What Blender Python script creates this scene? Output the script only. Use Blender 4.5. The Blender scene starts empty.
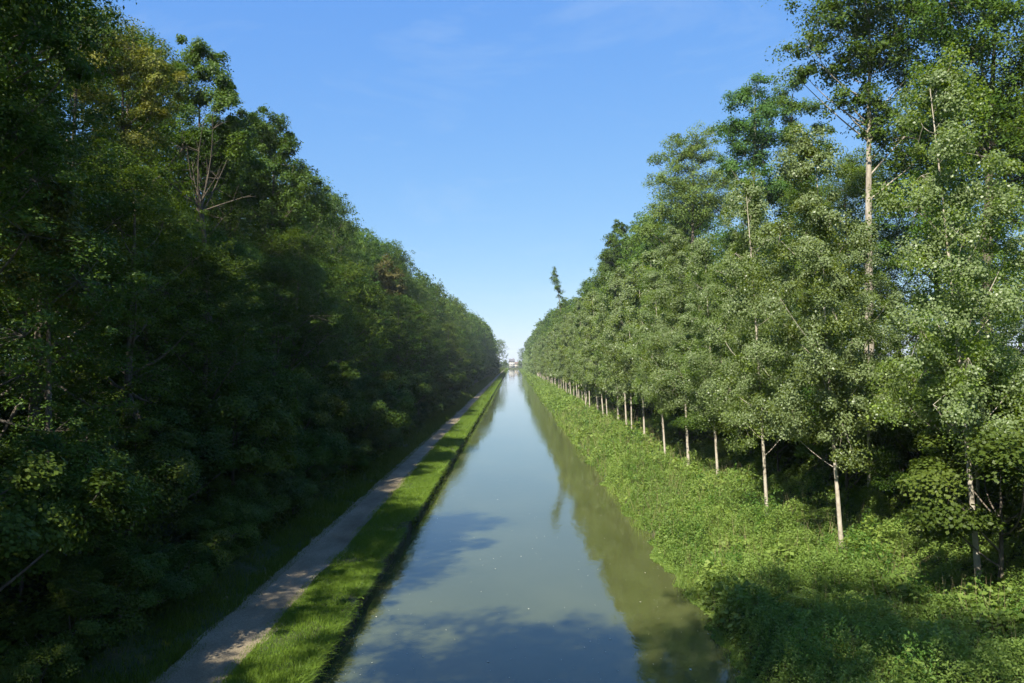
import bpy, math, random
import numpy as np
from mathutils import Matrix, Vector

R = math.radians
scene = bpy.context.scene
COL = scene.collection
CAMZ, F, VX, VY = 9.5, 800.0, 513.0, 361.5      # camera height (m), focal length (px), vanishing point


def W(px, py, Y):
    """world point at distance Y that belongs to a photo pixel (used to survey where things stand)"""
    return np.array([(px - VX) / F * Y, Y, CAMZ - (py - VY) / F * Y])


# ------------------------------------------------------------------ materials
def new_mat(name):
    m = bpy.data.materials.new(name)
    m.use_nodes = True
    nt = m.node_tree
    nt.nodes.clear()
    out = nt.nodes.new('ShaderNodeOutputMaterial')
    return m, nt, out


def N(nt, kind, **kw):
    n = nt.nodes.new(kind)
    for k, v in kw.items():
        setattr(n, k, v)
    return n


def setv(n, **kw):
    for k, v in kw.items():
        n.inputs[k.replace('_', ' ')].default_value = v
    return n


def mixc(nt, fac, a, b):
    n = nt.nodes.new('ShaderNodeMix')
    n.data_type = 'RGBA'
    for idx, v in ((0, fac), (6, a), (7, b)):
        if isinstance(v, bpy.types.NodeSocket):
            nt.links.new(v, n.inputs[idx])
        elif idx == 0:
            n.inputs[0].default_value = v
        else:
            n.inputs[idx].default_value = (*v, 1)
    return n.outputs[2]


def leaf_mat(name, a, b, trans=0.35, rough=0.5, spec=0.18, back=None, objvar=0.25, tcol=None):
    m, nt, out = new_mat(name)
    L = nt.links.new
    at = N(nt, 'ShaderNodeAttribute', attribute_name='tint')
    c = mixc(nt, at.outputs['Fac'], a, b)
    oi = N(nt, 'ShaderNodeObjectInfo')
    mr = N(nt, 'ShaderNodeMapRange')
    mr.inputs['To Min'].default_value = 1 - objvar
    mr.inputs['To Max'].default_value = 1 + objvar
    L(oi.outputs['Random'], mr.inputs['Value'])
    hs = N(nt, 'ShaderNodeHueSaturation')
    L(mr.outputs[0], hs.inputs['Value'])
    mh = N(nt, 'ShaderNodeMapRange')
    mh.inputs['To Min'].default_value = 0.485
    mh.inputs['To Max'].default_value = 0.515
    mm = N(nt, 'ShaderNodeMath', operation='FRACT')
    ml = N(nt, 'ShaderNodeMath', operation='MULTIPLY')
    ml.inputs[1].default_value = 7.31
    L(oi.outputs['Random'], ml.inputs[0]); L(ml.outputs[0], mm.inputs[0]); L(mm.outputs[0], mh.inputs['Value'])
    L(mh.outputs[0], hs.inputs['Hue'])
    L(c, hs.inputs['Color'])
    col = hs.outputs['Color']
    if back:
        g = N(nt, 'ShaderNodeNewGeometry')
        col = mixc(nt, g.outputs['Backfacing'], (0, 0, 0), back)
        nn = col.node
        L(hs.outputs['Color'], nn.inputs[6])
    p = N(nt, 'ShaderNodeBsdfPrincipled')
    L(col, p.inputs['Base Color'])
    p.inputs['Roughness'].default_value = rough
    p.inputs['Specular IOR Level'].default_value = spec
    t = N(nt, 'ShaderNodeBsdfTranslucent')
    tc = N(nt, 'ShaderNodeMix', data_type='RGBA', blend_type='MULTIPLY')
    tc.inputs[0].default_value = 1
    L(hs.outputs['Color'], tc.inputs[6])
    tc.inputs[7].default_value = (*(tcol or (1.6, 1.5, 0.5)), 1)
    L(tc.outputs[2], t.inputs['Color'])
    mx = N(nt, 'ShaderNodeMixShader')
    mx.inputs[0].default_value = trans
    L(p.outputs[0], mx.inputs[1]); L(t.outputs[0], mx.inputs[2])
    L(mx.outputs[0], out.inputs['Surface'])
    return m


def noise_mat(name, cols, scale=3.0, detail=6, rough=0.9, bump=0.0, bscale=None, stretch=(1, 1, 1), fine=None, spec=0.2, lo=0.3, hi=0.7):
    """rough natural surface: two or three colours broken up by noise, optional bump"""
    m, nt, out = new_mat(name)
    L = nt.links.new
    tc = N(nt, 'ShaderNodeTexCoord')
    mp = N(nt, 'ShaderNodeMapping')
    mp.inputs['Scale'].default_value = stretch
    L(tc.outputs['Object'], mp.inputs['Vector'])
    n1 = N(nt, 'ShaderNodeTexNoise')
    setv(n1, Scale=scale, Detail=detail, Roughness=0.65)
    L(mp.outputs[0], n1.inputs['Vector'])
    cr = N(nt, 'ShaderNodeValToRGB')
    e = cr.color_ramp.elements
    e[0].position, e[1].position = lo, hi
    e[0].color = (*cols[0], 1)
    e[1].color = (*cols[-1], 1)
    if len(cols) == 3:
        k = e.new((lo + hi) / 2)
        k.color = (*cols[1], 1)
    L(n1.outputs['Fac'], cr.inputs[0])
    col = cr.outputs[0]
    if fine:
        n2 = N(nt, 'ShaderNodeTexNoise')
        setv(n2, Scale=fine[0], Detail=4, Roughness=0.7)
        L(tc.outputs['Object'], n2.inputs['Vector'])
        mr = N(nt, 'ShaderNodeMapRange')
        mr.inputs['From Min'].default_value = 0.3
        mr.inputs['From Max'].default_value = 0.7
        mr.inputs['To Min'].default_value = 1 - fine[1]
        mr.inputs['To Max'].default_value = 1 + fine[1]
        L(n2.outputs['Fac'], mr.inputs['Value'])
        hs = N(nt, 'ShaderNodeHueSaturation')
        L(mr.outputs[0], hs.inputs['Value'])
        L(col, hs.inputs['Color'])
        col = hs.outputs[0]
    p = N(nt, 'ShaderNodeBsdfPrincipled')
    p.inputs['Roughness'].default_value = rough
    p.inputs['Specular IOR Level'].default_value = spec
    L(col, p.inputs['Base Color'])
    if bump:
        n3 = N(nt, 'ShaderNodeTexNoise')
        setv(n3, Scale=bscale or scale * 5, Detail=5, Roughness=0.7)
        L(mp.outputs[0], n3.inputs['Vector'])
        b = N(nt, 'ShaderNodeBump')
        b.inputs['Strength'].default_value = bump
        b.inputs['Distance'].default_value = 0.05
        L(n3.outputs['Fac'], b.inputs['Height'])
        L(b.outputs[0], p.inputs['Normal'])
    L(p.outputs[0], out.inputs['Surface'])
    return m


M = {}
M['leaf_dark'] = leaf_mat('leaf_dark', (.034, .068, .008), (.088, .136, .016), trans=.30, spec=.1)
M['leaf_mid'] = leaf_mat('leaf_mid', (.052, .098, .013), (.118, .178, .027), trans=.36)
M['leaf_ash'] = leaf_mat('leaf_ash', (.048, .096, .013), (.105, .165, .025), trans=.36)
M['leaf_blue'] = leaf_mat('leaf_blue', (.042, .092, .016), (.085, .145, .030), trans=.3)
M['leaf_willow'] = leaf_mat('leaf_willow', (.065, .118, .026), (.125, .190, .044), trans=.32)
M['leaf_yellow'] = leaf_mat('leaf_yellow', (.10, .145, .020), (.30, .29, .065), trans=.35)
M['leaf_gold'] = leaf_mat('leaf_gold', (.045, .080, .014), (.24, .22, .045), trans=.3)
M['leaf_brown'] = leaf_mat('leaf_brown', (.07, .080, .02), (.14, .12, .035), trans=.3)
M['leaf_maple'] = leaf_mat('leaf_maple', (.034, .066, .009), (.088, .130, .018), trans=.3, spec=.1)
M['leaf_poplar'] = leaf_mat('leaf_poplar', (.118, .184, .026), (.230, .310, .058), trans=.42, rough=.40, spec=.36, back=(.165, .215, .085), objvar=.2, tcol=(1.5, 1.4, .5))
M['herb'] = leaf_mat('herb', (.100, .165, .030), (.205, .275, .060), trans=.38, objvar=0)
M['nettle'] = leaf_mat('nettle', (.045, .105, .015), (.095, .170, .026), trans=.3, objvar=0)
M['straw'] = leaf_mat('straw', (.20, .17, .08), (.34, .29, .15), trans=.2, objvar=0, tcol=(1, 1, 1))
M['grass'] = leaf_mat('grass', (.078, .150, .016), (.170, .245, .034), trans=.35, objvar=0)
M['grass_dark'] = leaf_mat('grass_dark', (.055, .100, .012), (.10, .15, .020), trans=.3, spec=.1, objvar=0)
M['bark'] = noise_mat('bark', [(.055, .045, .033), (.12, .10, .075), (.19, .17, .13)], scale=3, stretch=(3, 3, .6), bump=.6, bscale=9)
M['bark_pale'] = noise_mat('bark_pale', [(.13, .11, .08), (.30, .26, .20), (.42, .38, .31)], scale=2.2, stretch=(2, 2, .6), bump=.5, bscale=8)
M['bark_dead'] = noise_mat('bark_dead', [(.05, .042, .028), (.085, .07, .05), (.12, .10, .07)], scale=2.2, stretch=(2, 2, .6))
M['bark_poplar'] = noise_mat('bark_poplar', [(.09, .075, .05), (.33, .29, .22), (.44, .40, .32)], scale=2.4, stretch=(1, 1, .9), bump=.3, bscale=9, lo=.28, hi=.6)
M['soil'] = noise_mat('soil', [(.020, .030, .010), (.045, .060, .018), (.075, .065, .035)], scale=.9, fine=(14, .5), bump=.6, bscale=6)
M['gravel'] = noise_mat('gravel', [(.12, .095, .055), (.19, .155, .098), (.27, .225, .15)], scale=.55, fine=(22, .38), bump=.5, bscale=26, stretch=(1, .45, 1))
M['stone'] = noise_mat('stone', [(.018, .018, .014), (.05, .048, .036), (.10, .095, .07)], scale=1.6, fine=(9, .5), bump=1.0, bscale=5)
M['plaster'] = noise_mat('plaster', [(.34, .33, .30), (.42, .41, .37)], scale=.4)
M['plaster_warm'] = noise_mat('plaster_warm', [(.34, .31, .25), (.42, .38, .31)], scale=.4)
M['roof_slate'] = noise_mat('roof_slate', [(.09, .09, .10), (.16, .15, .16)], scale=.7)
M['roof_tile'] = noise_mat('roof_tile', [(.14, .105, .085), (.20, .15, .12)], scale=.7)
M['window_glass'] = noise_mat('window_glass', [(.03, .035, .04), (.06, .07, .08)], scale=.4, rough=.1, spec=.5)
M['fleck'] = noise_mat('fleck', [(.45, .45, .36), (.62, .6, .5)], scale=1.0, rough=.7)


def water_mat():
    m, nt, out = new_mat('canal_water')
    L = nt.links.new
    tc = N(nt, 'ShaderNodeTexCoord')
    mp = N(nt, 'ShaderNodeMapping')
    mp.inputs['Scale'].default_value = (1.0, .55, 1)
    L(tc.outputs['Object'], mp.inputs['Vector'])
    big = N(nt, 'ShaderNodeTexNoise')
    setv(big, Scale=.16, Detail=3, Roughness=.55)
    L(mp.outputs[0], big.inputs['Vector'])
    cr = N(nt, 'ShaderNodeValToRGB')
    e = cr.color_ramp.elements
    e[0].position, e[1].position = .35, .7
    e[0].color = (.054, .062, .020, 1)
    e[1].color = (.070, .078, .028, 1)
    L(big.outputs['Fac'], cr.inputs[0])
    n1 = N(nt, 'ShaderNodeTexNoise')
    setv(n1, Scale=2.1, Detail=4, Roughness=.6)
    L(mp.outputs[0], n1.inputs['Vector'])
    b = N(nt, 'ShaderNodeBump')
    rp = N(nt, 'ShaderNodeTexNoise')
    setv(rp, Scale=.11, Detail=3, Roughness=.6)
    L(mp.outputs[0], rp.inputs['Vector'])
    rm = N(nt, 'ShaderNodeMapRange')
    for kk, vv in (('From Min', .38), ('From Max', .66), ('To Min', .025), ('To Max', .10)):
        rm.inputs[kk].default_value = vv
    L(rp.outputs['Fac'], rm.inputs['Value'])
    L(rm.outputs[0], b.inputs['Strength'])
    b.inputs['Distance'].default_value = .1
    L(n1.outputs['Fac'], b.inputs['Height'])
    p = N(nt, 'ShaderNodeBsdfPrincipled')
    L(cr.outputs[0], p.inputs['Base Color'])
    p.inputs['Roughness'].default_value = .02
    p.inputs['IOR'].default_value = 1.45
    p.inputs['Specular IOR Level'].default_value = .5
    L(b.outputs[0], p.inputs['Normal'])
    L(p.outputs[0], out.inputs['Surface'])
    return m


M['water'] = water_mat()


# ------------------------------------------------------------------ mesh helpers
def mesh_np(name, V, Fc, mat, tint=None, smooth=False):
    V = np.asarray(V, dtype=np.float32)
    Fc = np.asarray(Fc, dtype=np.int32)
    k = Fc.shape[1]
    me = bpy.data.meshes.new(name)
    me.vertices.add(len(V))
    me.vertices.foreach_set('co', V.ravel())
    me.loops.add(Fc.size)
    me.loops.foreach_set('vertex_index', Fc.ravel())
    me.polygons.add(len(Fc))
    me.polygons.foreach_set('loop_start', np.arange(0, Fc.size, k, dtype=np.int32))
    me.polygons.foreach_set('loop_total', np.full(len(Fc), k, dtype=np.int32))
    if smooth:
        me.polygons.foreach_set('use_smooth', np.ones(len(Fc), dtype=bool))
    if tint is not None:
        a = me.attributes.new('tint', 'FLOAT', 'FACE')
        a.data.foreach_set('value', np.asarray(tint, dtype=np.float32))
    me.update(calc_edges=True)
    me.materials.append(mat)
    return me


class MB:
    def __init__(self):
        self.v, self.f, self.t, self.n = [], [], [], 0

    def add(self, V, Fc, tint=None):
        self.v.append(np.asarray(V, dtype=np.float64)); self.f.append(np.asarray(Fc) + self.n)
        self.t.append(np.zeros(len(Fc)) if tint is None else tint)
        self.n += len(V)

    def mesh(self, name, mat, smooth=False):
        return mesh_np(name, np.concatenate(self.v), np.concatenate(self.f), mat, np.concatenate(self.t), smooth)

    def box(self, x0, x1, y0, y1, z0, z1):
        V = [(x, y, z) for z in (z0, z1) for y in (y0, y1) for x in (x0, x1)]
        self.add(V, [(0, 2, 3, 1), (4, 5, 7, 6), (0, 1, 5, 4), (2, 6, 7, 3), (0, 4, 6, 2), (1, 3, 7, 5)])


def unit(v):
    return v / np.maximum(np.linalg.norm(v, axis=-1, keepdims=True), 1e-9)


def leaf_quads(P, Nn, size, aspect, rng):
    n = len(P)
    t = unit(np.cross(Nn, rng.normal(size=(n, 3))))
    b = np.cross(Nn, t)
    s = (size * rng.uniform(.65, 1.25, n))[:, None] if np.isscalar(size) else (size * rng.uniform(.65, 1.25, n))[:, None]
    V = np.empty((n, 4, 3))
    V[:, 0] = P - t * s * .5
    V[:, 1] = P + b * s * .5 * aspect + t * s * .08 + Nn * s * .06
    V[:, 2] = P + t * s * .55
    V[:, 3] = P - b * s * .5 * aspect + t * s * .08 + Nn * s * .06
    return V.reshape(-1, 3), np.arange(4 * n).reshape(n, 4)


def tube(mb, pts, rad, sides=6):
    pts = np.asarray(pts, dtype=float)
    k = len(pts)
    d = unit(np.gradient(pts, axis=0))
    ref = np.where(np.abs(d[:, 2:3]) > .9, np.array([[1., 0, 0]]), np.array([[0., 0, 1]]))
    if np.abs(d[:, 2]).mean() > .6:
        ref = np.tile(np.array([[1., 0, 0]]), (k, 1))
    else:
        ref = np.tile(np.array([[0., 0, 1.]]), (k, 1))
    u = unit(np.cross(d, ref)); w = np.cross(d, u)
    a = np.arange(sides) / sides * 2 * math.pi
    V = pts[:, None] + np.asarray(rad)[:, None, None] * (u[:, None] * np.cos(a)[None, :, None] + w[:, None] * np.sin(a)[None, :, None])
    i = np.arange(k - 1)[:, None] * sides
    j = np.arange(sides)[None]
    j2 = (j + 1) % sides
    Fc = np.stack([i + j, i + j2, i + sides + j2, i + sides + j], -1).reshape(-1, 4)
    mb.add(V.reshape(-1, 3), Fc)


_h = np.random.default_rng(99).random((256, 256))


def vnoise(x, y):
    xi, yi = np.floor(x).astype(int), np.floor(y).astype(int)
    fx, fy = x - xi, y - yi
    fx, fy = fx * fx * (3 - 2 * fx), fy * fy * (3 - 2 * fy)
    g = lambda a, b: _h[a % 256, b % 256]
    return (g(xi, yi) * (1 - fx) + g(xi + 1, yi) * fx) * (1 - fy) + (g(xi, yi + 1) * (1 - fx) + g(xi + 1, yi + 1) * fx) * fy


def link(name, me, parent=None):
    o = bpy.data.objects.new(name, me)
    COL.objects.link(o)
    if parent is not None:
        o.parent = parent
    return o


def tag(o, label=None, cat=None, group=None, kind=None):
    for k, v in (('label', label), ('category', cat), ('group', group), ('kind', kind)):
        if v:
            o[k] = v
    return o


# ------------------------------------------------------------------ terrain
PX = [-4000, -600, -60, -24, -21, -18, -15, -13, -11.5, -10.0, -7.9, -5.97, -5.92, 6.9, 7.2, 7.7, 9, 11, 14, 16, 19, 22, 25, 28, 60, 600, 4000]
PZ = [10, 10, 9.6, 9, 7.4, 5.2, 3.1, 1.8, .95, .68, .68, .66, -1.2, -1.2, -.5, .22, .5, .8, 1.2, 1.5, 3.8, 6.2, 8.3, 9, 9.6, 10, 10]
YEND = 1010.0


def gz(x, y=0.0):
    z = np.interp(x, PX, PZ)
    return z


ys = np.concatenate([np.arange(-120, 200, 4.0), np.arange(200, YEND, 20.0), [YEND, YEND + 1, 1100, 1500, 2200, 4000]])
xs = np.array(sorted(set(PX) | set(np.arange(-23, -6.1, 1.0)) | set(np.arange(7.5, 28, 1.0))))
X, Y = np.meshgrid(xs, ys)
Z = gz(X)
rough = (vnoise(X * .6 + 11, Y * .25) - .5) * .35 * np.clip((np.abs(X + .7) - 8.8) / 3, 0, 1) * (np.abs(X) < 40)
Z = Z + np.where((X < -10.1) | (X > 9), rough, 0)
Z = np.where((Y > YEND) & (X > -60) & (X < 60), np.maximum(1.0, np.minimum(Z, 1.0 + np.abs(X) * .1)), Z)
nx = len(xs)
ii = (np.arange(len(ys) - 1)[:, None] * nx + np.arange(nx - 1)[None]).ravel()
gr = link('ground', mesh_np('ground', np.stack([X, Y, Z], -1).reshape(-1, 3), np.stack([ii, ii + 1, ii + nx + 1, ii + nx], -1), M['soil'], smooth=True))
tag(gr, kind='structure')


def strip(name, x0, x1, z, mat, y0, y1, jit, step=.5):
    yy = np.concatenate([np.arange(y0, 120, step), np.arange(120, y1, step * 12), [y1]])
    m = len(yy)
    a = x0 + (vnoise(yy * .7, yy * 0 + 3) - .5) * jit
    b = x1 + (vnoise(yy * .7, yy * 0 + 57) - .5) * jit
    cols = []
    for f in np.linspace(0, 1, 7):
        xx = a + (b - a) * f
        crown = .035 * (1 - (2 * f - 1) ** 2) - .02 * np.exp(-((f - .28) / .1) ** 2) - .02 * np.exp(-((f - .72) / .1) ** 2)
        cols.append(np.stack([xx, yy, xx * 0 + z + crown], -1))
    V = np.stack(cols, 1).reshape(-1, 3)
    i = (np.arange(m - 1)[:, None] * 7 + np.arange(6)[None]).ravel()
    return link(name, mesh_np(name, V, np.stack([i, i + 1, i + 8, i + 7], -1), mat, smooth=True))


tag(strip('towpath', -9.95, -7.9, .688, M['gravel'], -60, YEND, .45), kind='structure')

wv = np.array([(-6.0, -120, 0), (8.0, -120, 0), (8.0, YEND, 0), (-6.0, YEND, 0)])
tag(link('canal_water', mesh_np('canal_water', wv, [(0, 1, 2, 3)], M['water'])), kind='structure')

# rough stone canal wall on the towpath side (a solid strip 0.3 m thick)
yy = np.concatenate([np.arange(-20, 110, .3), np.arange(110, 300, 1.5), np.arange(300, YEND, 10)])
prof = [(-6.14, -.8), (-5.80, -.8), (-5.78, -.1), (-5.80, .14), (-5.82, .32), (-5.84, .50), (-5.89, .64), (-6.14, .68)]
V = []
for k, (x, z) in enumerate(prof):
    j = (vnoise(yy * 1.9 + 13 * k, yy * 0 + k * 5.3) - .5) * .16 + (vnoise(yy * .45, yy * 0 + 9.1) - .5) * .25
    jz = (vnoise(yy * 1.3 + 7, yy * 0 + k * 3.7) - .5) * .10
    V.append(np.stack([x + (j if 0 < k < 7 else 0 * j), yy, z + (jz if 2 < k < 7 else 0 * jz)], -1))
V = np.stack(V, 1)
m, q = V.shape[:2]
i = np.arange(m - 1)[:, None] * q
j = np.arange(q)[None]
Fc = np.stack([i + j, i + q + j, i + q + (j + 1) % q, i + (j + 1) % q], -1).reshape(-1, 4)
wall = link('canal_wall', mesh_np('canal_wall', V.reshape(-1, 3), Fc, M['stone']))
tag(wall, 'low dark rough stone wall holding the grass verge above the water', 'wall')


# ------------------------------------------------------------------ low growth (stuff)
def blades(name, x0, x1, bands, hgt, wid, mat, zf, seed, edge=None, lean=.35, patch=.35):
    rng = np.random.default_rng(seed)
    Vs, Ts = [], []
    for (y0, y1, dens, sc) in bands:
        n = int((x1 - x0) * (y1 - y0) * dens)
        x, y = rng.uniform(x0, x1, n), rng.uniform(y0, y1, n)
        pn = vnoise(x * 1.1 + 5, y * .9) * .6 + vnoise(x * .35, y * .3 + 40) * .4
        keep = pn + rng.uniform(-patch, patch, n) > .30
        x, y, pn = x[keep], y[keep], pn[keep]
        n = len(x)
        h = hgt * sc * rng.uniform(.45, 1.2, n) * (.5 + pn)
        w = wid * sc * rng.uniform(.7, 1.3, n)
        az = rng.uniform(0, 6.283, n)
        la = rng.uniform(0, 6.283, n)
        ll = h * lean * rng.uniform(.2, 1.6, n)
        P = np.stack([x, y, zf(x, y) - .01], -1)
        d = np.stack([np.cos(az), np.sin(az), az * 0], -1) * w[:, None] * .5
        top = P + np.stack([np.cos(la) * ll, np.sin(la) * ll, h], -1)
        if edge is not None:
            e = np.clip((x - edge + .35) / .35, 0, 1)
            top[:, 0] += e * rng.uniform(0, .28, n)
            top[:, 2] -= e * h * rng.uniform(.2, 1.5, n)
        Vs.append(np.stack([P - d, P + d, top], 1).reshape(-1, 3))
        Ts.append(np.clip(pn * .5 + rng.uniform(0, .6, n), 0, 1))
    V = np.concatenate(Vs)
    o = link(name, mesh_np(name, V, np.arange(len(V)).reshape(-1, 3), mat, np.concatenate(Ts)))
    return tag(o, kind='stuff')


flat = lambda x, y: np.full_like(x, .67)
o = blades('verge_grass', -7.95, -5.75, [(20, 45, 1500, 1), (45, 80, 700, 1.3), (80, 160, 200, 2.0), (160, 400, 40, 3.6), (400, 1000, 8, 7)], .15, .022, M['grass'], flat, 1, edge=-5.82)
tag(o, 'short bright grass verge between the towpath and the canal wall', 'grass')
o = blades('verge_tufts', -6.15, -5.64, [(20, 60, 520, 1), (60, 140, 150, 1.6), (140, 400, 25, 3)], .30, .026, M['grass'], flat, 31, edge=-5.92, patch=.04, lean=.8)
tag(o, 'longer grass tufts hanging over the top of the canal wall', 'grass')
for nm, xa, xb, sd, mt in (('path_edge_grass', -8.25, -7.8, 21, 'grass'), ('path_edge_weeds', -10.15, -9.5, 22, 'grass_dark')):
    o = blades(nm, xa, xb, [(20, 45, 420, .8), (45, 80, 220, 1.1), (80, 160, 70, 1.8), (160, 400, 14, 3)], .10, .022, M[mt], lambda x, y: np.full_like(x, .69), sd, patch=.12, lean=.6)
    tag(o, 'ragged grass creeping over the edge of the gravel towpath', 'grass')
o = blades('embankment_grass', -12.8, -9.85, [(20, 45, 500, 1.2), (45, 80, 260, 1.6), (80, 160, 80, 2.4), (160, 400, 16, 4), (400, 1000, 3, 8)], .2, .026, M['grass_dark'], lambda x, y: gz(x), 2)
tag(o, 'shaded dark grass strip at the foot of the wooded bank', 'grass')


def herbs(name, seed, xr, bands, hfun, mat, leaf, aspect=.55, upn=.8):
    rng = np.random.default_rng(seed)
    mb = MB()
    for (y0, y1, dens, sc) in bands:
        n = int((xr[1] - xr[0]) * (y1 - y0) * dens)
        x, y = rng.uniform(xr[0], xr[1], n), rng.uniform(y0, y1, n)
        hh = hfun(x, y)
        ok = hh > 0
        x, y, hh = x[ok], y[ok], hh[ok]
        n = len(x)
        # clump every plant round its own stem
        cx, cy = np.round(x * 2.2 / sc) / 2.2 * sc, np.round(y * 2.2 / sc) / 2.2 * sc
        ph = _h[(cx * 37).astype(int) % 256, (cy * 53).astype(int) % 256]
        hh = hh * (.4 + 1.0 * ph)
        f = rng.uniform(0, 1, n) ** .55
        r = np.hypot(x - cx, y - cy)
        z = gz(x) + hh * f - r * .5
        P = np.stack([x, y, np.maximum(z, .02)], -1)
        nn = unit(rng.normal(size=(n, 3)) * .6 + np.array([0, 0, upn]) + np.stack([x - cx, y - cy, 0 * x], -1) * 1.2)
        V, Fc = leaf_quads(P, nn, leaf * sc, aspect, rng)
        pn = vnoise(x * .5 + 3, y * .35 + 8)
        mb.add(V, Fc, np.clip(.9 * (pn - .5) + .55 * (ph - .5) + .5 + rng.uniform(-.25, .3, n), 0, 1))
    o = link(name, mb.mesh(name, mat))
    return tag(o, kind='stuff')


def bank_h(x, y):
    edge = 7.15 + 1.1 * (vnoise(y * .5, y * 0 + 4) - .45) + .5 * (vnoise(y * 1.7, y * 0 + 14) - .5)
    e = np.clip((x - edge) / .8, .0, 1)
    big = vnoise(x * .4 + 2, y * .33)
    mid = vnoise(x * 1.1, y * .9 + 30)
    return np.where(e > 0, np.interp(x, [11, 14], [1, .72]) * (.25 + .75 * e) * (.25 + 1.1 * big ** 2 + .9 * mid ** 2), 0)


o = herbs('bank_undergrowth', 5, (6.5, 17.5), [(20, 42, 1150, .8), (42, 70, 430, 1.1), (70, 130, 110, 2.0), (130, 300, 26, 3.6), (300, 1000, 5, 7)], bank_h, M['herb'], .115)
tag(o, 'bright green nettles and weeds covering the canal bank', 'undergrowth')
def patch(x, y, off, lo):
    m = vnoise(x * .55 + off, y * .42 + off * 2) * .65 + vnoise(x * 1.6 + off, y * 1.3) * .35
    return np.clip((m - lo) / .12, 0, 1)


o = herbs('bank_nettles', 8, (7.6, 17.5), [(20, 42, 330, 1), (42, 70, 150, 1.3), (70, 140, 40, 2.2)], lambda x, y: (bank_h(x, y) * 1.25 + .25) * patch(x, y, 3.3, .55), M['nettle'], .125, aspect=.42)
tag(o, 'taller dark green nettle patches on the canal bank', 'undergrowth')
o = herbs('bank_butterbur', 9, (7.2, 16.5), [(20, 42, 90, 1), (42, 70, 50, 1.2), (70, 140, 14, 2.0)], lambda x, y: (bank_h(x, y) * .9 + .35) * patch(x, y, 17.7, .58), M['herb'], .20, aspect=.85, upn=1.3)
tag(o, 'broad leaved weeds among the nettles on the bank', 'undergrowth')
o = blades('bank_dead_stems', 7.3, 16, [(20, 60, 9, 1), (60, 140, 2.5, 1.5)], 1.25, .016, M['straw'], lambda x, y: gz(x), 17, lean=.35)
tag(o, 'dry straw coloured stems standing in the weeds', 'grass')
o = blades('bank_reeds', 6.75, 8.2, [(20, 60, 34, 1), (60, 140, 8, 1.5)], .7, .026, M['herb'], lambda x, y: np.where(vnoise(y * .6, y * 0 + 8) > .55, np.maximum(gz(x), 0), -3), 18, lean=.6, patch=.05)
tag(o, 'clumps of reeds and sedge at the water line of the right bank', 'reeds')
o = herbs('right_slope_undergrowth', 16, (17, 27), [(24, 50, 160, 1.5), (50, 100, 50, 2.3), (100, 300, 8, 5)], lambda x, y: .3 + .9 * vnoise(x * .6, y * .5), M['leaf_mid'], .13)
tag(o, 'leafy ground cover on the slope behind the poplars', 'undergrowth')
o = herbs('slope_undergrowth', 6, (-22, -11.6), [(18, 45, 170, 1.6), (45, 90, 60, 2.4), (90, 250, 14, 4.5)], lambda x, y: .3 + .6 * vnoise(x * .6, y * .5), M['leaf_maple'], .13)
tag(o, 'dark leafy ground cover on the shaded left slope', 'undergrowth')
o = blades('bank_tall_grass', 7.25, 13.5, [(20, 60, 40, 1), (60, 140, 9, 1.5)], .85, .018, M['herb'], lambda x, y: gz(x), 7, lean=.3)
tag(o, 'tall pale grass stems among the weeds by the water', 'grass')
# rushes and tufts hanging from the stone wall
rng = np.random.default_rng(44)
n = 5200
y = np.where(rng.random(n) < .7, rng.uniform(20, 70, n), rng.uniform(70, 200, n))
keep = vnoise(y * .8, y * 0 + 2.2) + rng.uniform(-.2, .2, n) > .5
y = y[keep]; n = len(y)
P = np.stack([-5.76 + rng.uniform(-.05, .16, n), y, rng.uniform(.05, .68, n)], -1)
V, Fc = leaf_quads(P, unit(rng.normal(size=(n, 3)) * .6 + np.array([.8, -.2, .3])), .13 * np.clip(y / 45, .8, 3), .5, rng)
o = link('wall_weeds', mesh_np('wall_weeds', V, Fc, M['grass_dark'], rng.uniform(0, 1, n)))
tag(o, 'small weeds hanging from the dark stone canal wall', 'weeds', kind='stuff')

# pale flecks drifting on the water
rng = np.random.default_rng(12)
n = 340
x, y = np.where(rng.random(n) < .4, rng.choice([-5.2, 6.9], n) + rng.normal(size=n) * .35, rng.uniform(-4.8, 7, n)), 24 + 70 * rng.uniform(0, 1, n) ** 1.6
P = np.stack([x, y, np.full(n, .012)], -1)
V, Fc = leaf_quads(P, unit(np.array([[0, 0, 1.]]) + rng.normal(size=(n, 3)) * .04), rng.choice([.035, .05, .10], n, p=[.65, .28, .07]), .7, rng)
tag(link('floating_leaves', mesh_np('floating_leaves', V, Fc, M['fleck'], rng.uniform(0, 1, n))), 'pale fallen leaves and flecks floating on the canal', 'leaves', kind='stuff')


# ------------------------------------------------------------------ trees
def bez(a, b, rng, k=6, sag=.12):
    a, b = np.asarray(a, float), np.asarray(b, float)
    t = np.linspace(0, 1, k)[:, None]
    L = np.linalg.norm(b - a)
    c = (a + b) / 2 + np.array([0, 0, -sag * L]) + rng.normal(size=3) * L * .07
    return (1 - t) ** 2 * a + 2 * t * (1 - t) * c + t * t * b


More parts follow.
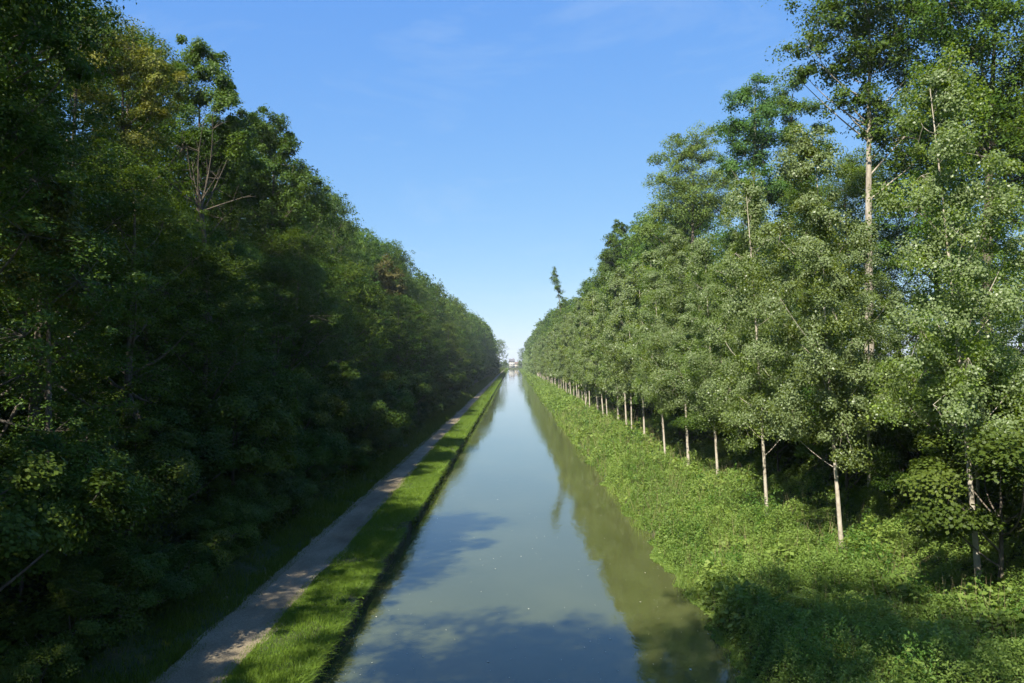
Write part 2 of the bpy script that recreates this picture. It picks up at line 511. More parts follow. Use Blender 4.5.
def make_tree(lobes, height, mats, rng, nleaf, leaf, base_r=None, crown_base=.35, aspect=.55, flat=.62, kclump=3.4, top=None,
              bend=.02, upn=.7, twigs=.5, trunk_top=.85, loose=1.0, sides=8, limb=.6, spread=1.0):
    """lobes: (x, y, z, r) relative to the base. returns (trunk mesh, crown mesh)"""
    base_r = base_r or height * .013
    tb = MB()
    k = 12
    t = np.linspace(0, 1, k)
    tp = np.array(top if top is not None else (rng.normal() * bend * height, rng.normal() * bend * height, height * trunk_top), float)
    pts = np.stack([tp[0] * t ** 1.4 + np.sin(t * 5 + rng.uniform(0, 6)) * bend * height * .18 * t, tp[1] * t ** 1.4 + np.sin(t * 4 + rng.uniform(0, 6)) * bend * height * .18 * t, tp[2] * t - .15], -1)
    pts[0, :2] = 0
    rad = base_r * (1 - .86 * t ** 1.1)
    rad[0] *= 1.35
    tube(tb, pts, rad, sides)
    lobes = np.asarray(lobes, float)
    wsum = (lobes[:, 3] ** 2)
    ncl = np.maximum(3, (wsum * kclump)).astype(int)
    per = max(6, int(nleaf / ncl.sum()))
    cb = MB()
    for (cx, cy, cz, r), nc in zip(lobes, ncl):
        d2 = math.hypot(cx - tp[0] * cz / max(tp[2], 1), cy - tp[1] * cz / max(tp[2], 1))
        zs = float(np.clip(cz - d2 * rng.uniform(.7, 1.2), height * crown_base * .75, tp[2] * .97))
        s = np.array([np.interp(zs, pts[:, 2], pts[:, c]) for c in range(3)])
        rs = float(np.interp(zs, pts[:, 2], rad)) * limb
        lp = bez(s, (cx, cy, cz), rng)
        tube(tb, lp, np.linspace(rs, max(.012, rs * .28), len(lp)), max(4, sides - 3))
        d = unit(rng.normal(size=(nc, 3)) + np.array([0, 0, .25]))
        rr = r * rng.uniform(.3, 1.0, nc) ** .6 * (1 + .24 * rng.normal(size=nc) * loose)
        C = np.array([cx, cy, cz]) + d * rr[:, None] * np.array([1, 1, .85])
        for q in range(nc):
            if rng.random() < twigs:
                tube(tb, bez((cx, cy, cz), C[q], rng, 4, .02), np.linspace(max(.01, rs * .22), .006, 4), 3)
        crad = (.2 * r + .26) * spread * rng.uniform(.5, 1.4, nc)
        nl = per
        off = rng.normal(size=(nc, nl, 3)) * .52
        ln = np.linalg.norm(off, axis=-1, keepdims=True)
        off = np.where(ln > 1.25, off / ln * rng.uniform(.6, 1.25, ln.shape), off)
        off = off * crad[:, None, None] * np.array([1, 1, flat])
        out = unit(d[:, None] * .6 + off / crad[:, None, None] * .6 + rng.normal(size=(nc, nl, 3)) * .55 + np.array([0, 0, upn]))
        # tips of a spray droop a little
        off[..., 2] -= .35 * flat * (off[..., 0] ** 2 + off[..., 1] ** 2) / crad[:, None]
        P = (C[:, None] + off).reshape(-1, 3)
        V, Fc = leaf_quads(P, out.reshape(-1, 3), leaf, aspect, rng)
        tint = (rng.uniform(0, .65, nc)[:, None] + rng.uniform(-.15, .4, (nc, nl))).clip(0, 1).ravel()
        cb.add(V, Fc, tint)
    return tb.mesh('trunk', mats[0], True), cb.mesh('crown', mats[1])


def broad_lobes(h, rng, base=.25, rmax=.22, n=13, rl=(.085, .13)):
    """round topped crown: lobes over a profile"""
    out = []
    for i in range(n):
        f = base + (1 - base) * (i + .5) / n
        g = (f - base) / (1 - base)
        prof = math.sin(math.pi * min(1, .12 + .83 * g) ** .8) ** .7
        a = i * 2.4 + rng.uniform(-.5, .5)
        r = h * rng.uniform(*rl)
        rad = max(0, h * rmax * prof * rng.uniform(.65, 1.1) - r * .4)
        out.append((math.cos(a) * rad, math.sin(a) * rad, min(h * f, h - r), r))
    out.append((rng.normal() * .02 * h, rng.normal() * .02 * h, h * (1 - rl[0]), h * rl[0]))
    out.append((0, 0, h * (base + (1 - base) * .55), h * rmax * .62))
    return out


def poplar_lobes(h, rng, base=.26, rmax=.155, n=15):
    out = []
    for i in range(n):
        g = (i + .5) / n
        f = base + (1 - base) * g
        prof = (math.sin(math.pi * (.16 + .80 * g ** .9)) ** .75) * (1 - .35 * g)
        a = i * 2.4 + rng.uniform(-.4, .4)
        r = h * (.070 - .025 * g) * rng.uniform(.85, 1.2)
        rad = max(0., h * rmax * prof * rng.uniform(.6, 1.1) - r * .3)
        out.append((math.cos(a) * rad, math.sin(a) * rad, h * f - r * .3, r))
        if i % 2 == 0:
            out.append((0, 0, h * (f + .01), h * .055 * (1.1 - .6 * g)))
    out.append((0, 0, h * .972, h * .028))
    return out


def shrub_lobes(h, rng, n=8):
    out = []
    for i in range(n):
        a = i * 2.4
        rr = h * rng.uniform(.15, .5)
        out.append((math.cos(a) * rr, math.sin(a) * rr, h * rng.uniform(.25, .78), h * rng.uniform(.18, .28)))
    return out


class Kind:
    """mesh variants of one kind of tree in three levels of leaf detail"""
    def __init__(self):
        self.lod = {0: [], 1: [], 2: []}


def variants(counts, fn):
    k = Kind()
    for lod, c in enumerate(counts):
        for s in range(c):
            k.lod[lod].append(fn(lod, np.random.default_rng(1000 + 37 * s + 501 * lod)))
    return k


NL = (52000, 19000, 5600)
LS = (.19, .31, .56)
BH = 25.0


def mk_broad(mat, bark='bark', flat=.5, seedoff=0, **kw):
    def fn(lod, rng):
        rng = np.random.default_rng(rng.integers(1 << 30) + seedoff)
        return make_tree(broad_lobes(BH, rng, **kw), BH, (M[bark], M[mat]), rng, NL[lod], LS[lod], flat=flat, twigs=(.5, .25, 0)[lod], sides=(8, 6, 5)[lod])
    return fn


K = {}
K['dark'] = variants((3, 3, 2), mk_broad('leaf_dark', seedoff=1))
K['ash'] = variants((3, 3, 2), mk_broad('leaf_ash', flat=.55, seedoff=2, rmax=.24, n=15))
K['mid'] = variants((2, 2, 2), mk_broad('leaf_mid', flat=.6, seedoff=3))
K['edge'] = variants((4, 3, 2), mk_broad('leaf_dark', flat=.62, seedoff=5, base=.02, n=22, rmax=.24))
K['edge_ash'] = variants((3, 3, 2), mk_broad('leaf_ash', flat=.6, seedoff=6, base=.04, n=22, rmax=.23))
K['edge_mid'] = variants((2, 2, 2), mk_broad('leaf_mid', flat=.6, seedoff=7, base=.04, n=22, rmax=.23))
K['brown'] = variants((0, 1, 1), mk_broad('leaf_brown', seedoff=4))
PH = 18.5


def mk_poplar(lod, rng):
    return make_tree(poplar_lobes(PH, rng, base=(.30, .28, .26)[lod], n=(24, 20, 14)[lod]), PH, (M['bark_poplar'], M['leaf_poplar']), rng, (64000, 21000, 6000)[lod], (.098, .175, .32)[lod], base_r=.105, crown_base=.22,
                     aspect=.85, flat=.75, kclump=5.5, bend=.012, upn=.35, twigs=(.7, .4, 0)[lod], trunk_top=.96, sides=(8, 7, 6)[lod], loose=1.7, limb=.17, spread=1.12)


K['poplar'] = variants((4, 3, 2), mk_poplar)
SH = 3.0


def mk_shrub(mat, leaf=.12, n=8):
    def fn(lod, rng):
        return make_tree(shrub_lobes(SH, rng, n), SH, (M['bark'], M[mat]), rng, (26000, 9000, 2800)[lod], leaf * (1, 1.65, 3.0)[lod], base_r=.05, crown_base=.1, aspect=.75, flat=.6, kclump=9, upn=.8, twigs=(.8, .4, 0)[lod], trunk_top=.7, sides=5, loose=1.5)
    return fn


K['shrub'] = variants((3, 2, 1), mk_shrub('leaf_maple', .066))
K['bush'] = variants((3, 2, 1), mk_shrub('leaf_mid', .066))


def place(name, meshes, loc, scale, spin, label, cat, group=None, lean=0.0, leany=0.0):
    o = bpy.data.objects.new(name, None)
    COL.objects.link(o)
    o.empty_display_size = .5
    o.location = loc
    o.rotation_euler = (Matrix.Rotation(lean, 3, 'Y') @ Matrix.Rotation(leany, 3, 'X') @ Matrix.Rotation(spin, 3, 'Z')).to_euler()
    o.scale = scale
    link('trunk', meshes[0], o)
    link('crown', meshes[1], o)
    return tag(o, label, cat, group)


def lod_of(y):
    return 0 if y < 75 else (1 if y < 210 else 2)


rnd = random.Random(4)


def put(kind, name, x, y, top, label, cat, group, refh, wide=1.0, lean=0, leany=0, spin=None):
    k = K[kind].lod[lod_of(y)] or K[kind].lod[1]
    z0 = float(gz(x)) - .1
    s = (top - z0) / refh
    return place(name, rnd.choice(k), (x, y, z0), (s * wide, s * wide, s), rnd.uniform(0, 6.28) if spin is None else spin, label, cat, group, lean, leany)


ORD = ['nearest', 'second', 'third', 'fourth', 'fifth', 'sixth', 'seventh', 'eighth', 'ninth', 'tenth', 'eleventh', 'twelfth', 'thirteenth', 'fourteenth', 'fifteenth', 'sixteenth']

# --- the row of young poplars on the right bank
surveyed = [(28.2, 16.3, -2.5), (34.2, 14.0, -3.6), (40.7, 12.9, -2.0), (48.3, 15.2, -2.5), (55.2, 14.1, -2.6), (62.6, 13.7, -1.8), (69.5, 13.2, -2.3), (76.5, 14.4, -2),
            (84.0, 13.8, -1.8), (91, 13.5, -1.5), (98, 13.9, -2), (105, 13.8, -1), (112, 13.2, -1.8)]
yv = 119.0
while yv < 460:
    surveyed.append((yv, 13.7 + rnd.uniform(-.5, .5), rnd.uniform(-3, 0)))
    yv += 7.0 + rnd.uniform(-.5, .5)
for i, (y, x, ln) in enumerate(surveyed):
    if i == 0:
        lab = 'nearest young poplar, half shaded pale trunk furthest up the bank'
    elif i == 1:
        lab = 'second poplar from the camera, long pale trunk leaning to the water'
    elif i < 13:
        lab = 'slim young pale trunked poplar, %s from the camera in the waterside row' % ORD[i]
    elif i < 24:
        lab = 'slim pale poplar further along the waterside row, trunk still visible'
    else:
        lab = 'distant poplar of the waterside row, trunk hidden by its neighbours'
    put('poplar', 'poplar_tree', x, y, 19.2 + rnd.uniform(-2.2, 2.0) + (1.6 if i == 0 else 0), lab, 'poplar', 'young poplars in the row along the right bank', PH, .93 + rnd.uniform(-.15, .14), R(ln * 1.5), R(rnd.uniform(-2.5, 2.5)))
# a looser second row behind them closes the gaps
y = 31.0
while y < 300:
    put('poplar', 'poplar_tree', 18.0 + rnd.uniform(-.8, .8), y, (20.5 if y > 75 else 15) + rnd.uniform(-1.5, 1.5),
        'poplar of the second row, standing behind the pale waterside trunks', 'poplar', 'poplars of the second row on the right bank', PH, 1.15, R(-1.5))
    y += 9 + rnd.uniform(-1, 1)

# --- bushes under the poplars
y = 25.0
while y < 330:
    x = 17.3 + rnd.uniform(-1, 3.2)
    put(rnd.choice(['bush', 'shrub']), 'bush', x, y, float(gz(x)) + rnd.uniform(2.6, 6.0), 'leafy green bush in the shade behind the poplar trunks', 'bush', 'bushes behind the poplar trunks', SH, 1.1)
    y += (2.1 if y < 80 else 4.5) + rnd.uniform(-.5, .5)

# --- wooded slope and tall trees on the right
y = 36.0
while y < 460:
    x = 26.5 + rnd.uniform(-2, 3)
    put(rnd.choice(['edge_ash', 'edge_mid', 'edge']), 'broadleaf_tree', x, y, CAMZ + x * (rnd.uniform(.52, .7) if y < 110 else rnd.uniform(.72, .92)), 'leafy tree filling the wooded right slope behind the tall skyline trees', 'tree', 'trees of the wooded right slope', BH, 1.05)
    y += (5.5 if y < 110 else 9 if y < 200 else 14) + rnd.uniform(-1.5, 1.5)
y = 104.0
i = 0
while y < 460:
    x = 20.5 + rnd.uniform(-1, 2.0) - min(2.5, y / 150)
    put(rnd.choice(['ash', 'mid', 'ash', 'dark']), 'broadleaf_tree', x, y, CAMZ + x * (1.04 + rnd.uniform(-.16, .14) + max(0, y - 230) / 1000), '%s tree along the right skyline beyond the rounded willow like tree' % ORD[i] if i < 8 else 'green tree rising above the poplar row far along the right skyline', 'tree', 'trees along the right skyline', BH, .85)
    y += (8.0 if y < 200 else 11) + rnd.uniform(-1.5, 1.5)
    i += 1


# --- trees with an outline of their own, surveyed from the photograph
def hero(name, Yd, bpx, plobes, mat, bark, label, cat='tree', leaf=.17, nleaf=34000, seed=0, flat=.7, crown_base=.4, top=None, base_r=None, deep=1.0, double=True, kclump=4.2, topz=None, loose=1.2, aspect=.55, bend=.01, twigs=.6, upn=.7):
    rng = np.random.default_rng(seed)
    bx = (bpx - VX) / F * Yd
    bz = float(gz(bx)) - .1
    L = []
    for (px, py, rp) in plobes:
        p = W(px, py, Yd)
        r = rp / F * Yd
        offs = (rng.uniform(.3, .9) * r * deep, -rng.uniform(.3, .9) * r * deep) if double else (rng.uniform(-.5, .5) * r,)
        for q, dy in enumerate(offs):
            L.append((p[0] - bx + rng.normal() * r * .12, dy, p[2] - bz + rng.normal() * r * .1, r * (1, .92)[q]))
    h = max(l[2] + l[3] * .6 for l in L)
    tp = None
    if top is not None:
        p = W(top[0], top[1], Yd)
        tp = (p[0] - bx, 0, p[2] - bz)
    ms = make_tree(L, h, (M[bark], M[mat]), rng, nleaf, leaf, base_r=base_r, crown_base=crown_base, flat=flat, top=tp, kclump=kclump, loose=loose, aspect=aspect, bend=bend, twigs=twigs, upn=upn, limb=.4, spread=1.3)
    return place(name, ms, (bx, Yd, bz), (1, 1, 1), 0, label, cat)


hero('locust_tree', 46, 869, [(812, 45, 22), (830, 20, 28), (800, 70, 10), (845, 60, 26), (862, 15, 34), (885, 55, 32), (868, 95, 22), (905, 20, 38), (915, 75, 30), (892, 115, 26), (850, -30, 40), (900, -45, 45), (845, 100, 14), (900, 140, 22), (880, 130, 18), (905, 165, 24)],
     'leaf_ash', 'bark_pale', 'tall forked locust tree with pale bare trunk, rising above the poplars', seed=3, top=(872, 10), crown_base=.55, base_r=.33, leaf=.19, nleaf=40000)
hero('locust_tree', 41, 985, [(950, 10, 38), (990, 0, 42), (1015, 40, 42), (965, 55, 32), (1000, 85, 34), (1030, 110, 40), (940, 100, 26), (960, -40, 45), (1010, -45, 45), (1035, 160, 36), (985, 140, 28)],
     'leaf_ash', 'bark', 'large locust tree with dark leaning stems in the upper right corner', seed=4, top=(1000, 10), crown_base=.45, base_r=.36, leaf=.19, nleaf=40000)
hero('locust_tree', 76, 751, [(757, 82, 13), (742, 98, 14), (765, 105, 16), (733, 124, 14), (752, 130, 18), (772, 135, 16), (740, 152, 16), (762, 160, 16), (728, 168, 10), (748, 185, 14), (772, 185, 14)],
     'leaf_blue', 'bark_pale', 'tall slender blue green locust with bare lower trunk, beside the forked one', seed=5, top=(757, 85), crown_base=.5, base_r=.34, leaf=.22, nleaf=24000)
hero('locust_tree', 78, 787, [(795, 85, 13), (783, 105, 14), (803, 112, 15), (822, 130, 12), (790, 140, 16), (812, 150, 14), (826, 165, 12), (795, 175, 16), (780, 195, 14), (815, 190, 12)],
     'leaf_ash', 'bark', 'feathery tree between the slender locust and the forked locust', seed=6, top=(795, 90), crown_base=.45, base_r=.3, leaf=.22, nleaf=22000)
hero('willow_tree', 86, 692, [(694, 140, 16), (678, 158, 17), (705, 155, 17), (665, 182, 15), (690, 178, 22), (716, 178, 18), (660, 210, 18), (682, 212, 22), (708, 208, 22), (724, 205, 16), (650, 232, 16), (672, 140, 10), (712, 132, 12), (655, 160, 9), (730, 180, 14), (690, 195, 24)],
     'leaf_willow', 'bark', 'rounded grey green willow like tree on the right skyline', seed=7, crown_base=.2, leaf=.19, nleaf=46000, flat=.6)
hero('broadleaf_tree', 150, 621, [(619, 224, 5), (623, 231, 7), (614, 240, 7), (627, 243, 8), (620, 253, 10), (610, 258, 9), (632, 258, 9)],
     'leaf_dark', 'bark', 'small dark pointed tree on the right skyline, above the poplars', seed=8, crown_base=.5, leaf=.34, nleaf=12000)
hero('leaning_tree', 215, 566, [(555, 269, 3), (554, 273, 3.8), (556, 277, 4.4), (557, 281, 4.6), (556, 285, 4.4), (558, 289, 4), (559, 293, 3.8), (561, 298, 4), (563, 304, 5), (565, 311, 6), (566, 319, 7)],
     'leaf_mid', 'bark', 'lone thin leaning tree sticking out of the right skyline', seed=9, crown_base=.7, leaf=.26, nleaf=7000, top=(556, 268), base_r=.2, double=False, kclump=4.5, loose=1.5)

# left side
hero('broadleaf_tree', 25.5, -62, [(-30, 30, 50), (10, 10, 42), (45, 25, 36), (20, 75, 40), (62, 55, 26), (-40, 110, 50), (20, 140, 32), (-60, -60, 90), (20, -70, 80), (-20, -150, 80), (50, -140, 60), (-90, 0, 70), (0, 190, 30)],
     'leaf_dark', 'bark', 'big dark near tree filling the upper left corner', seed=10, crown_base=.4, leaf=.16, nleaf=52000, base_r=.32, top=(-5, -100))
hero('birch_like_tree', 43, 118, [(108, 30, 20), (130, 48, 22), (152, 62, 20), (112, 70, 24), (166, 82, 14), (136, 92, 24), (95, 100, 22), (158, 112, 18), (120, 125, 24), (90, 55, 18), (145, 145, 20)],
     'leaf_yellow', 'bark', 'yellowing sparse crowned tree at the upper left', seed=11, crown_base=.35, leaf=.15, nleaf=21000, loose=1.6)
hero('broadleaf_tree', 52, 196, [(192, 50, 15), (203, 58, 15), (212, 68, 18), (220, 82, 14), (228, 108, 15), (232, 135, 14), (180, 80, 18), (226, 95, 15), (200, 102, 20), (238, 122, 14), (216, 128, 20), (190, 140, 20), (240, 150, 18), (215, 170, 22)],
     'leaf_ash', 'bark', 'bright topped tree right of the yellowing tree on left skyline', seed=12, crown_base=.35, leaf=.18, nleaf=34000)
hero('broadleaf_tree', 66, 268, [(252, 118, 13), (272, 124, 14), (287, 138, 12), (262, 142, 18), (284, 152, 10), (296, 170, 17), (272, 172, 22), (312, 188, 15), (300, 200, 22), (250, 190, 24), (322, 212, 12), (280, 215, 25)],
     'leaf_ash', 'bark', 'tree with two rounded domes on the left skyline', seed=13, crown_base=.3, leaf=.2, nleaf=36000)
hero('broadleaf_tree', 122, 386, [(385, 265, 9), (376, 272, 10), (394, 275, 9), (384, 285, 12), (398, 288, 8), (372, 292, 10)],
     'leaf_brown', 'bark', 'brown tinged tree part way along the left skyline', seed=14, crown_base=.4, leaf=.3, nleaf=9000)


def dead_tree():
    rng = np.random.default_rng(21)
    tb = MB()
    Yd = 44.0
    b = W(204, 260, Yd)
    bz = float(gz(b[0]))
    base = np.array([0, 0, -.1])
    top = W(199, 200, Yd) - np.array([b[0], Yd, bz])
    tube(tb, bez(base, top, rng, 8, 0), np.linspace(.2, .11, 8), 7)
    for (px, py) in [(178, 150), (186, 138), (196, 150), (207, 140), (216, 152), (222, 172), (243, 190), (170, 175), (206, 110), (212, 125)]:
        e = W(px, py, Yd + rng.uniform(-1.5, 1.5)) - np.array([b[0], Yd, bz])
        e[1] = rng.uniform(-1.5, 1.5)
        lp = bez(top * rng.uniform(.9, 1.0), e, rng, 7, .06)
        tube(tb, lp, np.linspace(.055, .012, 7), 5)
        for _ in range(5):
            q = lp[rng.integers(2, 6)]
            tube(tb, bez(q, q + unit((e - top) * .4 + rng.normal(size=3) * 1.5) * rng.uniform(.5, 1.5), rng, 4, 0), np.linspace(.022, .007, 4), 4)
    o = link('dead_tree', tb.mesh('dead_tree', M['bark_dead'], True))
    o.location = (b[0], Yd, bz)
    tag(o, 'pale leafless dead tree with upright forking branches among the left trees', 'tree')


dead_tree()
put('edge', 'broadleaf_tree', -15.6, 40.5, 15.6, 'leafy tree hiding the trunk of the pale dead tree', 'tree', None, BH, 1.3)

# tall row, middle row and shrub rows of the left slope
y, lk = 34.0, 0
while y < 585:
    x = -24.5 + rnd.uniform(-1.8, 1.8) + min(6.5, max(0, y - 130) / 55)
    hero_zone = y < 74
    top = CAMZ + abs(x) * ((.80 if hero_zone else .91) + rnd.uniform(-.13, .11) + max(0, y - 190) / 900)
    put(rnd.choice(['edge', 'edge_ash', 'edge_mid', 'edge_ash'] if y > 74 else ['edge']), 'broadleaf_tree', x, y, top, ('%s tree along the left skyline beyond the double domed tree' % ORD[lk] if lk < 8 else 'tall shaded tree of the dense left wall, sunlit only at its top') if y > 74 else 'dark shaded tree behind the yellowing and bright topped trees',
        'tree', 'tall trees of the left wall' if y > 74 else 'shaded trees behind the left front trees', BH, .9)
    lk += y > 74
    y += (7.5 if y < 200 else 10.5) + rnd.uniform(-1.2, 1.2)
y = 50.0
while y < 420:
    x = -32 + rnd.uniform(-2, 2)
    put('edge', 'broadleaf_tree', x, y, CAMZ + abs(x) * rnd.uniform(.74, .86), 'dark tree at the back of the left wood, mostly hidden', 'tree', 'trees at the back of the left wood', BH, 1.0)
    y += 11
y = 25.0
while y < 580:
    x = -18.3 + rnd.uniform(-1.3, 1.3) + min(1.5, y / 300)
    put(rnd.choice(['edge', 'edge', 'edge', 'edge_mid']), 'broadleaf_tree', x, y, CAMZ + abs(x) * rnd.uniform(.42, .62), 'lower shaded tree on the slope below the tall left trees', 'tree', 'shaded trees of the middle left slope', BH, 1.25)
    y += (4.6 if y < 70 else 6.0 if y < 120 else 9.5) + rnd.uniform(-1, 1)
y = 27.0
while y < 66:
    x = -21.5 + rnd.uniform(-1, 1)
    put('edge', 'broadleaf_tree', x, y, rnd.uniform(15, 20), 'dark leafy tree filling the shade between the near left trunks', 'tree', 'dark trees low in the near left wood', BH, 1.3)
    y += 4.2
y = 20.0
while y < 420:
    x = -14.3 + rnd.uniform(-1.0, 1.0)
    put('shrub', 'shrub', x, y, float(gz(x)) + rnd.uniform(4.0, 7.0), 'tall shaded shrub on the slope beside the towpath', 'shrub', 'tall shrubs of the left slope', SH, .95)
    y += (3.2 if y < 90 else 6.5) + rnd.uniform(-.5, .5)
y = 20.0
while y < 160:
    x = -12.3 + rnd.uniform(-.5, .5)
    put('shrub', 'shrub', x, y, float(gz(x)) + rnd.uniform(1.4, 3.2), 'low shaded shrub at the foot of the left slope', 'shrub', 'low shrubs at the foot of the left slope', SH, 1.1)
    y += (2.4 if y < 70 else 4.5) + rnd.uniform(-.4, .4)
hero('maple_sapling', 25.0, 82, [(75, 455, 12), (92, 450, 11), (60, 470, 12), (85, 475, 15), (105, 480, 11), (70, 492, 13), (95, 500, 13)],
     'leaf_maple', 'bark_pale', 'maple sapling with pale forked stems catching light at lower left', 'sapling', leaf=.16, nleaf=1700, seed=31, crown_base=.2, kclump=9, aspect=.9, flat=.3)
hero('maple_sapling', 27.0, 50, [(55, 185, 9), (35, 215, 16), (65, 205, 12), (20, 235, 16), (48, 245, 20), (75, 235, 12), (25, 275, 20), (55, 285, 20)],
     'leaf_gold', 'bark', 'young maple with yellowing tips in front of the dark left trees', 'sapling', leaf=.15, nleaf=7000, seed=32, crown_base=.3, kclump=5, aspect=.9)

# trees beside the bridge, outside the picture: their shadows fall into it
for (x, y, top, wide, lab) in [(-15.5, 10, 17, 1.0, 'dark leafy tree by the towpath just outside the view'), (-17.2, 18.0, 30.5, .72, 'slim dark tree next to the near corner tree'), (-17.5, 14, 19, 1.0, 'low dark tree on the slope by the bridge'), (-13.5, 0.5, 33, 1.0, 'dark tree standing by the left end of the bridge'), (-8.5, -5, 42, .95, 'tallest dark tree behind the left end of the bridge'),
                               ]:
    put('dark', 'broadleaf_tree', x, y, top, lab, 'tree', None, BH, wide)

# far lit trees at the end of the left wall and on the right bank
for (x, y, top, wide, kd, lab) in [(-10.6, 615, 27, 1.25, 'edge_mid', 'far sunlit round tree at the end of the left wall'),
                                   (-14, 700, 22, .7, 'mid', 'small distant tree beyond the sunlit round one'),
                                   (10.2, 905, 25, 1.1, 'edge', 'far hazy tree at the end of the right bank'),
                                   (-9, 960, 12, 1.1, 'dark', 'low distant tree left of the far houses')]:
    put(kd, 'broadleaf_tree', x, y, top, lab, 'tree', None, BH, wide)


# far-off wood on both sides, beyond the trees one can tell apart
def far_wood(name, spots, mat, label):
    rng = np.random.default_rng(77)
    mb = MB()
    for (x, y, top, w) in spots:
        z0 = float(gz(x))
        h = top - z0
        lob = broad_lobes(h, rng, base=.08, rmax=w)
        for (cx, cy, cz, r) in lob:
            n = int(60 * r * r / 9) + 25
            d = unit(rng.normal(size=(n, 3)) + np.array([0, 0, .3]))
            P = np.array([x + cx, y + cy, z0 + cz]) + d * (r * rng.uniform(.5, 1.05, n))[:, None]
            V, Fc = leaf_quads(P, unit(d * .8 + rng.normal(size=(n, 3)) * .5 + np.array([0, 0, .5])), 1.15, .75, rng)
            mb.add(V, Fc, rng.uniform(0, 1, n))
    return tag(link(name, mb.mesh(name, M[mat])), label, 'wood', kind='stuff')


sp = [(-19 + rnd.uniform(-2, 2), 400 + i * 9.5, CAMZ + 19 * rnd.uniform(.9, 1.3), .26) for i in range(20)] + [(-13.5 + rnd.uniform(-1, 1), 420 + i * 8, rnd.uniform(9, 15), .4) for i in range(21)]
far_wood('far_left_wood', sp, 'leaf_dark', 'far end of the dark wood above the towpath')
sp = [(20 + rnd.uniform(-2, 2), 465 + i * 10, CAMZ + 19 * rnd.uniform(1.1, 1.4), .26) for i in range(44)]
far_wood('far_right_wood', sp, 'leaf_ash', 'far end of the wood behind the poplar row')
sp = [(13.8 + rnd.uniform(-.6, .6), 465 + i * 7.5, rnd.uniform(18, 21), .17) for i in range(52)]
far_wood('far_poplar_row', sp, 'leaf_poplar', 'far end of the poplar row where the trunks merge')


# ------------------------------------------------------------------ far houses
def house(x, y, w, d, h, roof_h, wallm, roofm, label, floors, z0=1.0):
    root = bpy.data.objects.new('house', None)
    COL.objects.link(root)
    root.location = (x, y, z0)
    tag(root, label, 'house')
    b = MB(); b.box(-w / 2, w / 2, 0, d, -.5, h)
    link('wall', b.mesh('wall', wallm), root)
    r = MB()
    e = .4
    V = [(-w / 2 - e, -e, h + .01), (w / 2 + e, -e, h + .01), (w / 2 + e, d + e, h + .01), (-w / 2 - e, d + e, h + .01), (-w / 2 - e, d / 2, h + roof_h), (w / 2 + e, d / 2, h + roof_h)]
    r.add(V, [(0, 1, 5, 4), (2, 3, 4, 5), (3, 2, 1, 0)])
    r.add([V[0], V[4], V[3], V[3]], [(0, 1, 2, 3)]); r.add([V[1], V[2], V[5], V[5]], [(0, 1, 2, 3)])
    ro = link('roof', r.mesh('roof', roofm), root)
    c = MB(); c.box(w * .2, w * .2 + .8, d / 2 - .4, d / 2 + .4, h + roof_h * .4, h + roof_h + 1.0)
    link('chimney', c.mesh('chimney', M['roof_tile']), ro)
    for f in range(floors):
        for k in range(3):
            wx = -w / 2 + w * (k + .5) / 3
            wm = MB(); wm.box(wx - .55, wx + .55, -.06, .1, 1.1 + f * 3, 2.6 + f * 3)
            link('window', wm.mesh('window', M['window_glass']), root)


house(-1.5, 1045, 7, 9, 8.0, 4.0, M['plaster'], M['roof_slate'], 'pale house with slate roof at the far end of the canal', 3)
house(4.5, 1070, 6, 9, 5.0, 3.0, M['plaster_warm'], M['roof_tile'], 'low cream house with tiled roof beyond the canal end', 2)
sp = [(-30 + 10 * i + rnd.uniform(-3, 3), 1120 + rnd.uniform(-20, 20), rnd.uniform(9, 13), .45) for i in range(9)]
far_wood('far_tree_belt', sp, 'leaf_dark', 'low belt of trees behind the far houses')

# ------------------------------------------------------------------ air
HAZE = 0.00015
if HAZE > 0:
    hb = MB(); hb.box(-4100, 4100, -200, 4100, -2.6, 62)
    hm, nt, out = new_mat('haze')
    pv = N(nt, 'ShaderNodeVolumePrincipled')
    pv.inputs['Color'].default_value = (.80, .90, 1, 1)
    pv.inputs['Density'].default_value = HAZE
    nt.links.new(pv.outputs[0], out.inputs['Volume'])
    tag(link('haze', hb.mesh('haze', hm)), kind='stuff')

# ------------------------------------------------------------------ light
EL, HX, HY = R(46), .5, .866
d = Vector((HX * math.cos(EL), HY * math.cos(EL), -math.sin(EL)))
sun = bpy.data.lights.new('sun', 'SUN')
sun.energy = 3.7
sun.angle = R(.53)
sun.color = (1, .94, .83)
so = bpy.data.objects.new('sun', sun)
so.rotation_euler = d.to_track_quat('-Z', 'Y').to_euler()
so.location = (-40, -60, 90)
COL.objects.link(so)

w = bpy.data.worlds.new('World')
scene.world = w
w.use_nodes = True
nt = w.node_tree
nt.nodes.clear()
out = N(nt, 'ShaderNodeOutputWorld')
bg = N(nt, 'ShaderNodeBackground')
sky = N(nt, 'ShaderNodeTexSky')
sky.sky_type = 'NISHITA'
sky.sun_disc = False
sky.sun_elevation = EL
sky.sun_rotation = math.atan2(-HX, -HY)
sky.air_density = .7
sky.dust_density = .2
sky.ozone_density = 6.0
sky.altitude = 100
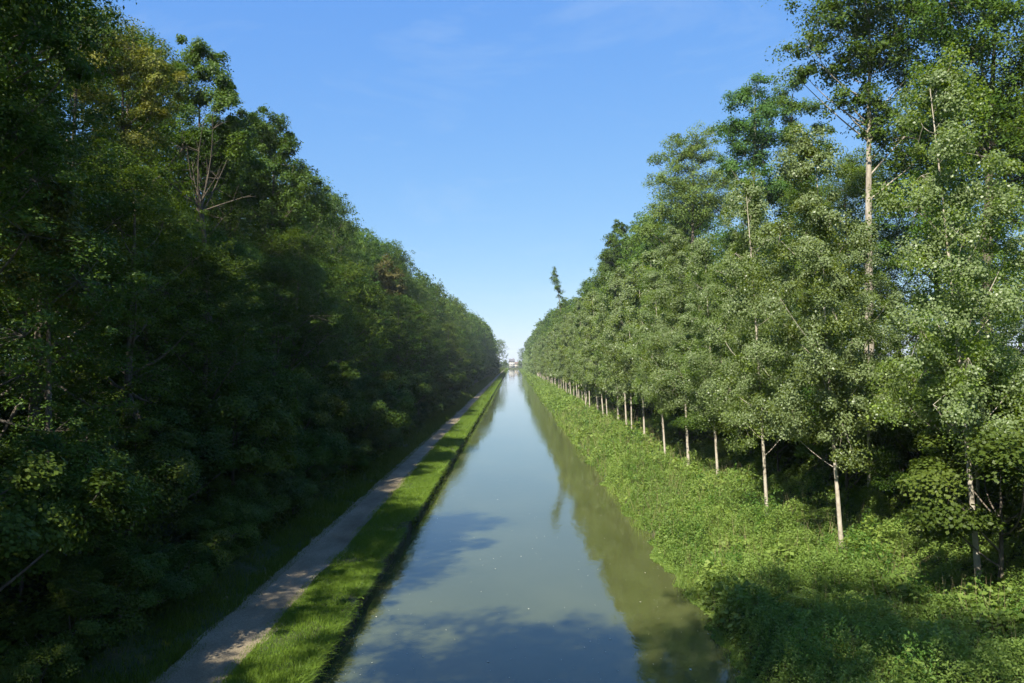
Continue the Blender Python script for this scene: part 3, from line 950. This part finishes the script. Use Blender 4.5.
# the camera's response: each channel of the sky compressed a little towards the highlights
sep = N(nt, 'ShaderNodeSeparateColor')
cmb = N(nt, 'ShaderNodeCombineColor')
nt.links.new(sky.outputs[0], sep.inputs[0])
for ch, (t0, raw, pw) in enumerate(((.160, .711, .78), (.395, 1.40, .52), (.90, 3.01, .15))):
    dv = N(nt, 'ShaderNodeMath', operation='DIVIDE')
    dv.inputs[1].default_value = raw
    pn = N(nt, 'ShaderNodeMath', operation='POWER')
    pn.inputs[1].default_value = pw
    ml = N(nt, 'ShaderNodeMath', operation='MULTIPLY')
    ml.inputs[1].default_value = t0 / (.15 * 2 ** 1.7)
    nt.links.new(sep.outputs[ch], dv.inputs[0]); nt.links.new(dv.outputs[0], pn.inputs[0])
    nt.links.new(pn.outputs[0], ml.inputs[0]); nt.links.new(ml.outputs[0], cmb.inputs[ch])
# faint high cirrus
tcw = N(nt, 'ShaderNodeTexCoord')
mpw = N(nt, 'ShaderNodeMapping')
mpw.inputs['Scale'].default_value = (2.2, 2.2, 7)
mpw.inputs['Rotation'].default_value = (.35, .5, .4)
nzw = N(nt, 'ShaderNodeTexNoise')
setv(nzw, Scale=1.7, Detail=7, Roughness=.62, Distortion=.6)
mrw = N(nt, 'ShaderNodeMapRange')
mrw.inputs['From Min'].default_value = .52
mrw.inputs['From Max'].default_value = .85
mrw.inputs['To Max'].default_value = .26
nt.links.new(tcw.outputs['Generated'], mpw.inputs['Vector']); nt.links.new(mpw.outputs[0], nzw.inputs['Vector']); nt.links.new(nzw.outputs['Fac'], mrw.inputs['Value'])
cl = mixc(nt, mrw.outputs[0], (0, 0, 0), (1.55, 1.85, 2.05))
nt.links.new(cmb.outputs[0], cl.node.inputs[6])
nt.links.new(cl, bg.inputs['Color'])
bg.inputs['Strength'].default_value = .15
nt.links.new(bg.outputs[0], out.inputs['Surface'])

# ------------------------------------------------------------------ camera
cam = bpy.data.cameras.new('camera')
cam.sensor_width = 36
cam.lens = F / 1024 * 36
cam.clip_end = 9000
co = bpy.data.objects.new('camera', cam)
pitch = math.atan((VY - 341.5) / F)
yaw = math.atan((VX - 512) / F)
co.location = (0, 0, CAMZ)
co.rotation_euler = (math.pi / 2 + pitch, 0, yaw)
COL.objects.link(co)
scene.camera = co

vs = scene.view_settings
vs.view_transform = 'Standard'
vs.look = 'None'
vs.exposure = 1.7
vs.gamma = 1
c = scene.cycles
c.max_bounces = 6
c.diffuse_bounces = 3
c.glossy_bounces = 2
c.transmission_bounces = 2
c.transparent_max_bounces = 4
c.volume_bounces = 0
c.caustics_reflective = False
c.caustics_refractive = False
c.use_denoising = True
c.denoising_input_passes = 'RGB_ALBEDO_NORMAL'
c.use_adaptive_sampling = True
c.adaptive_threshold = .02
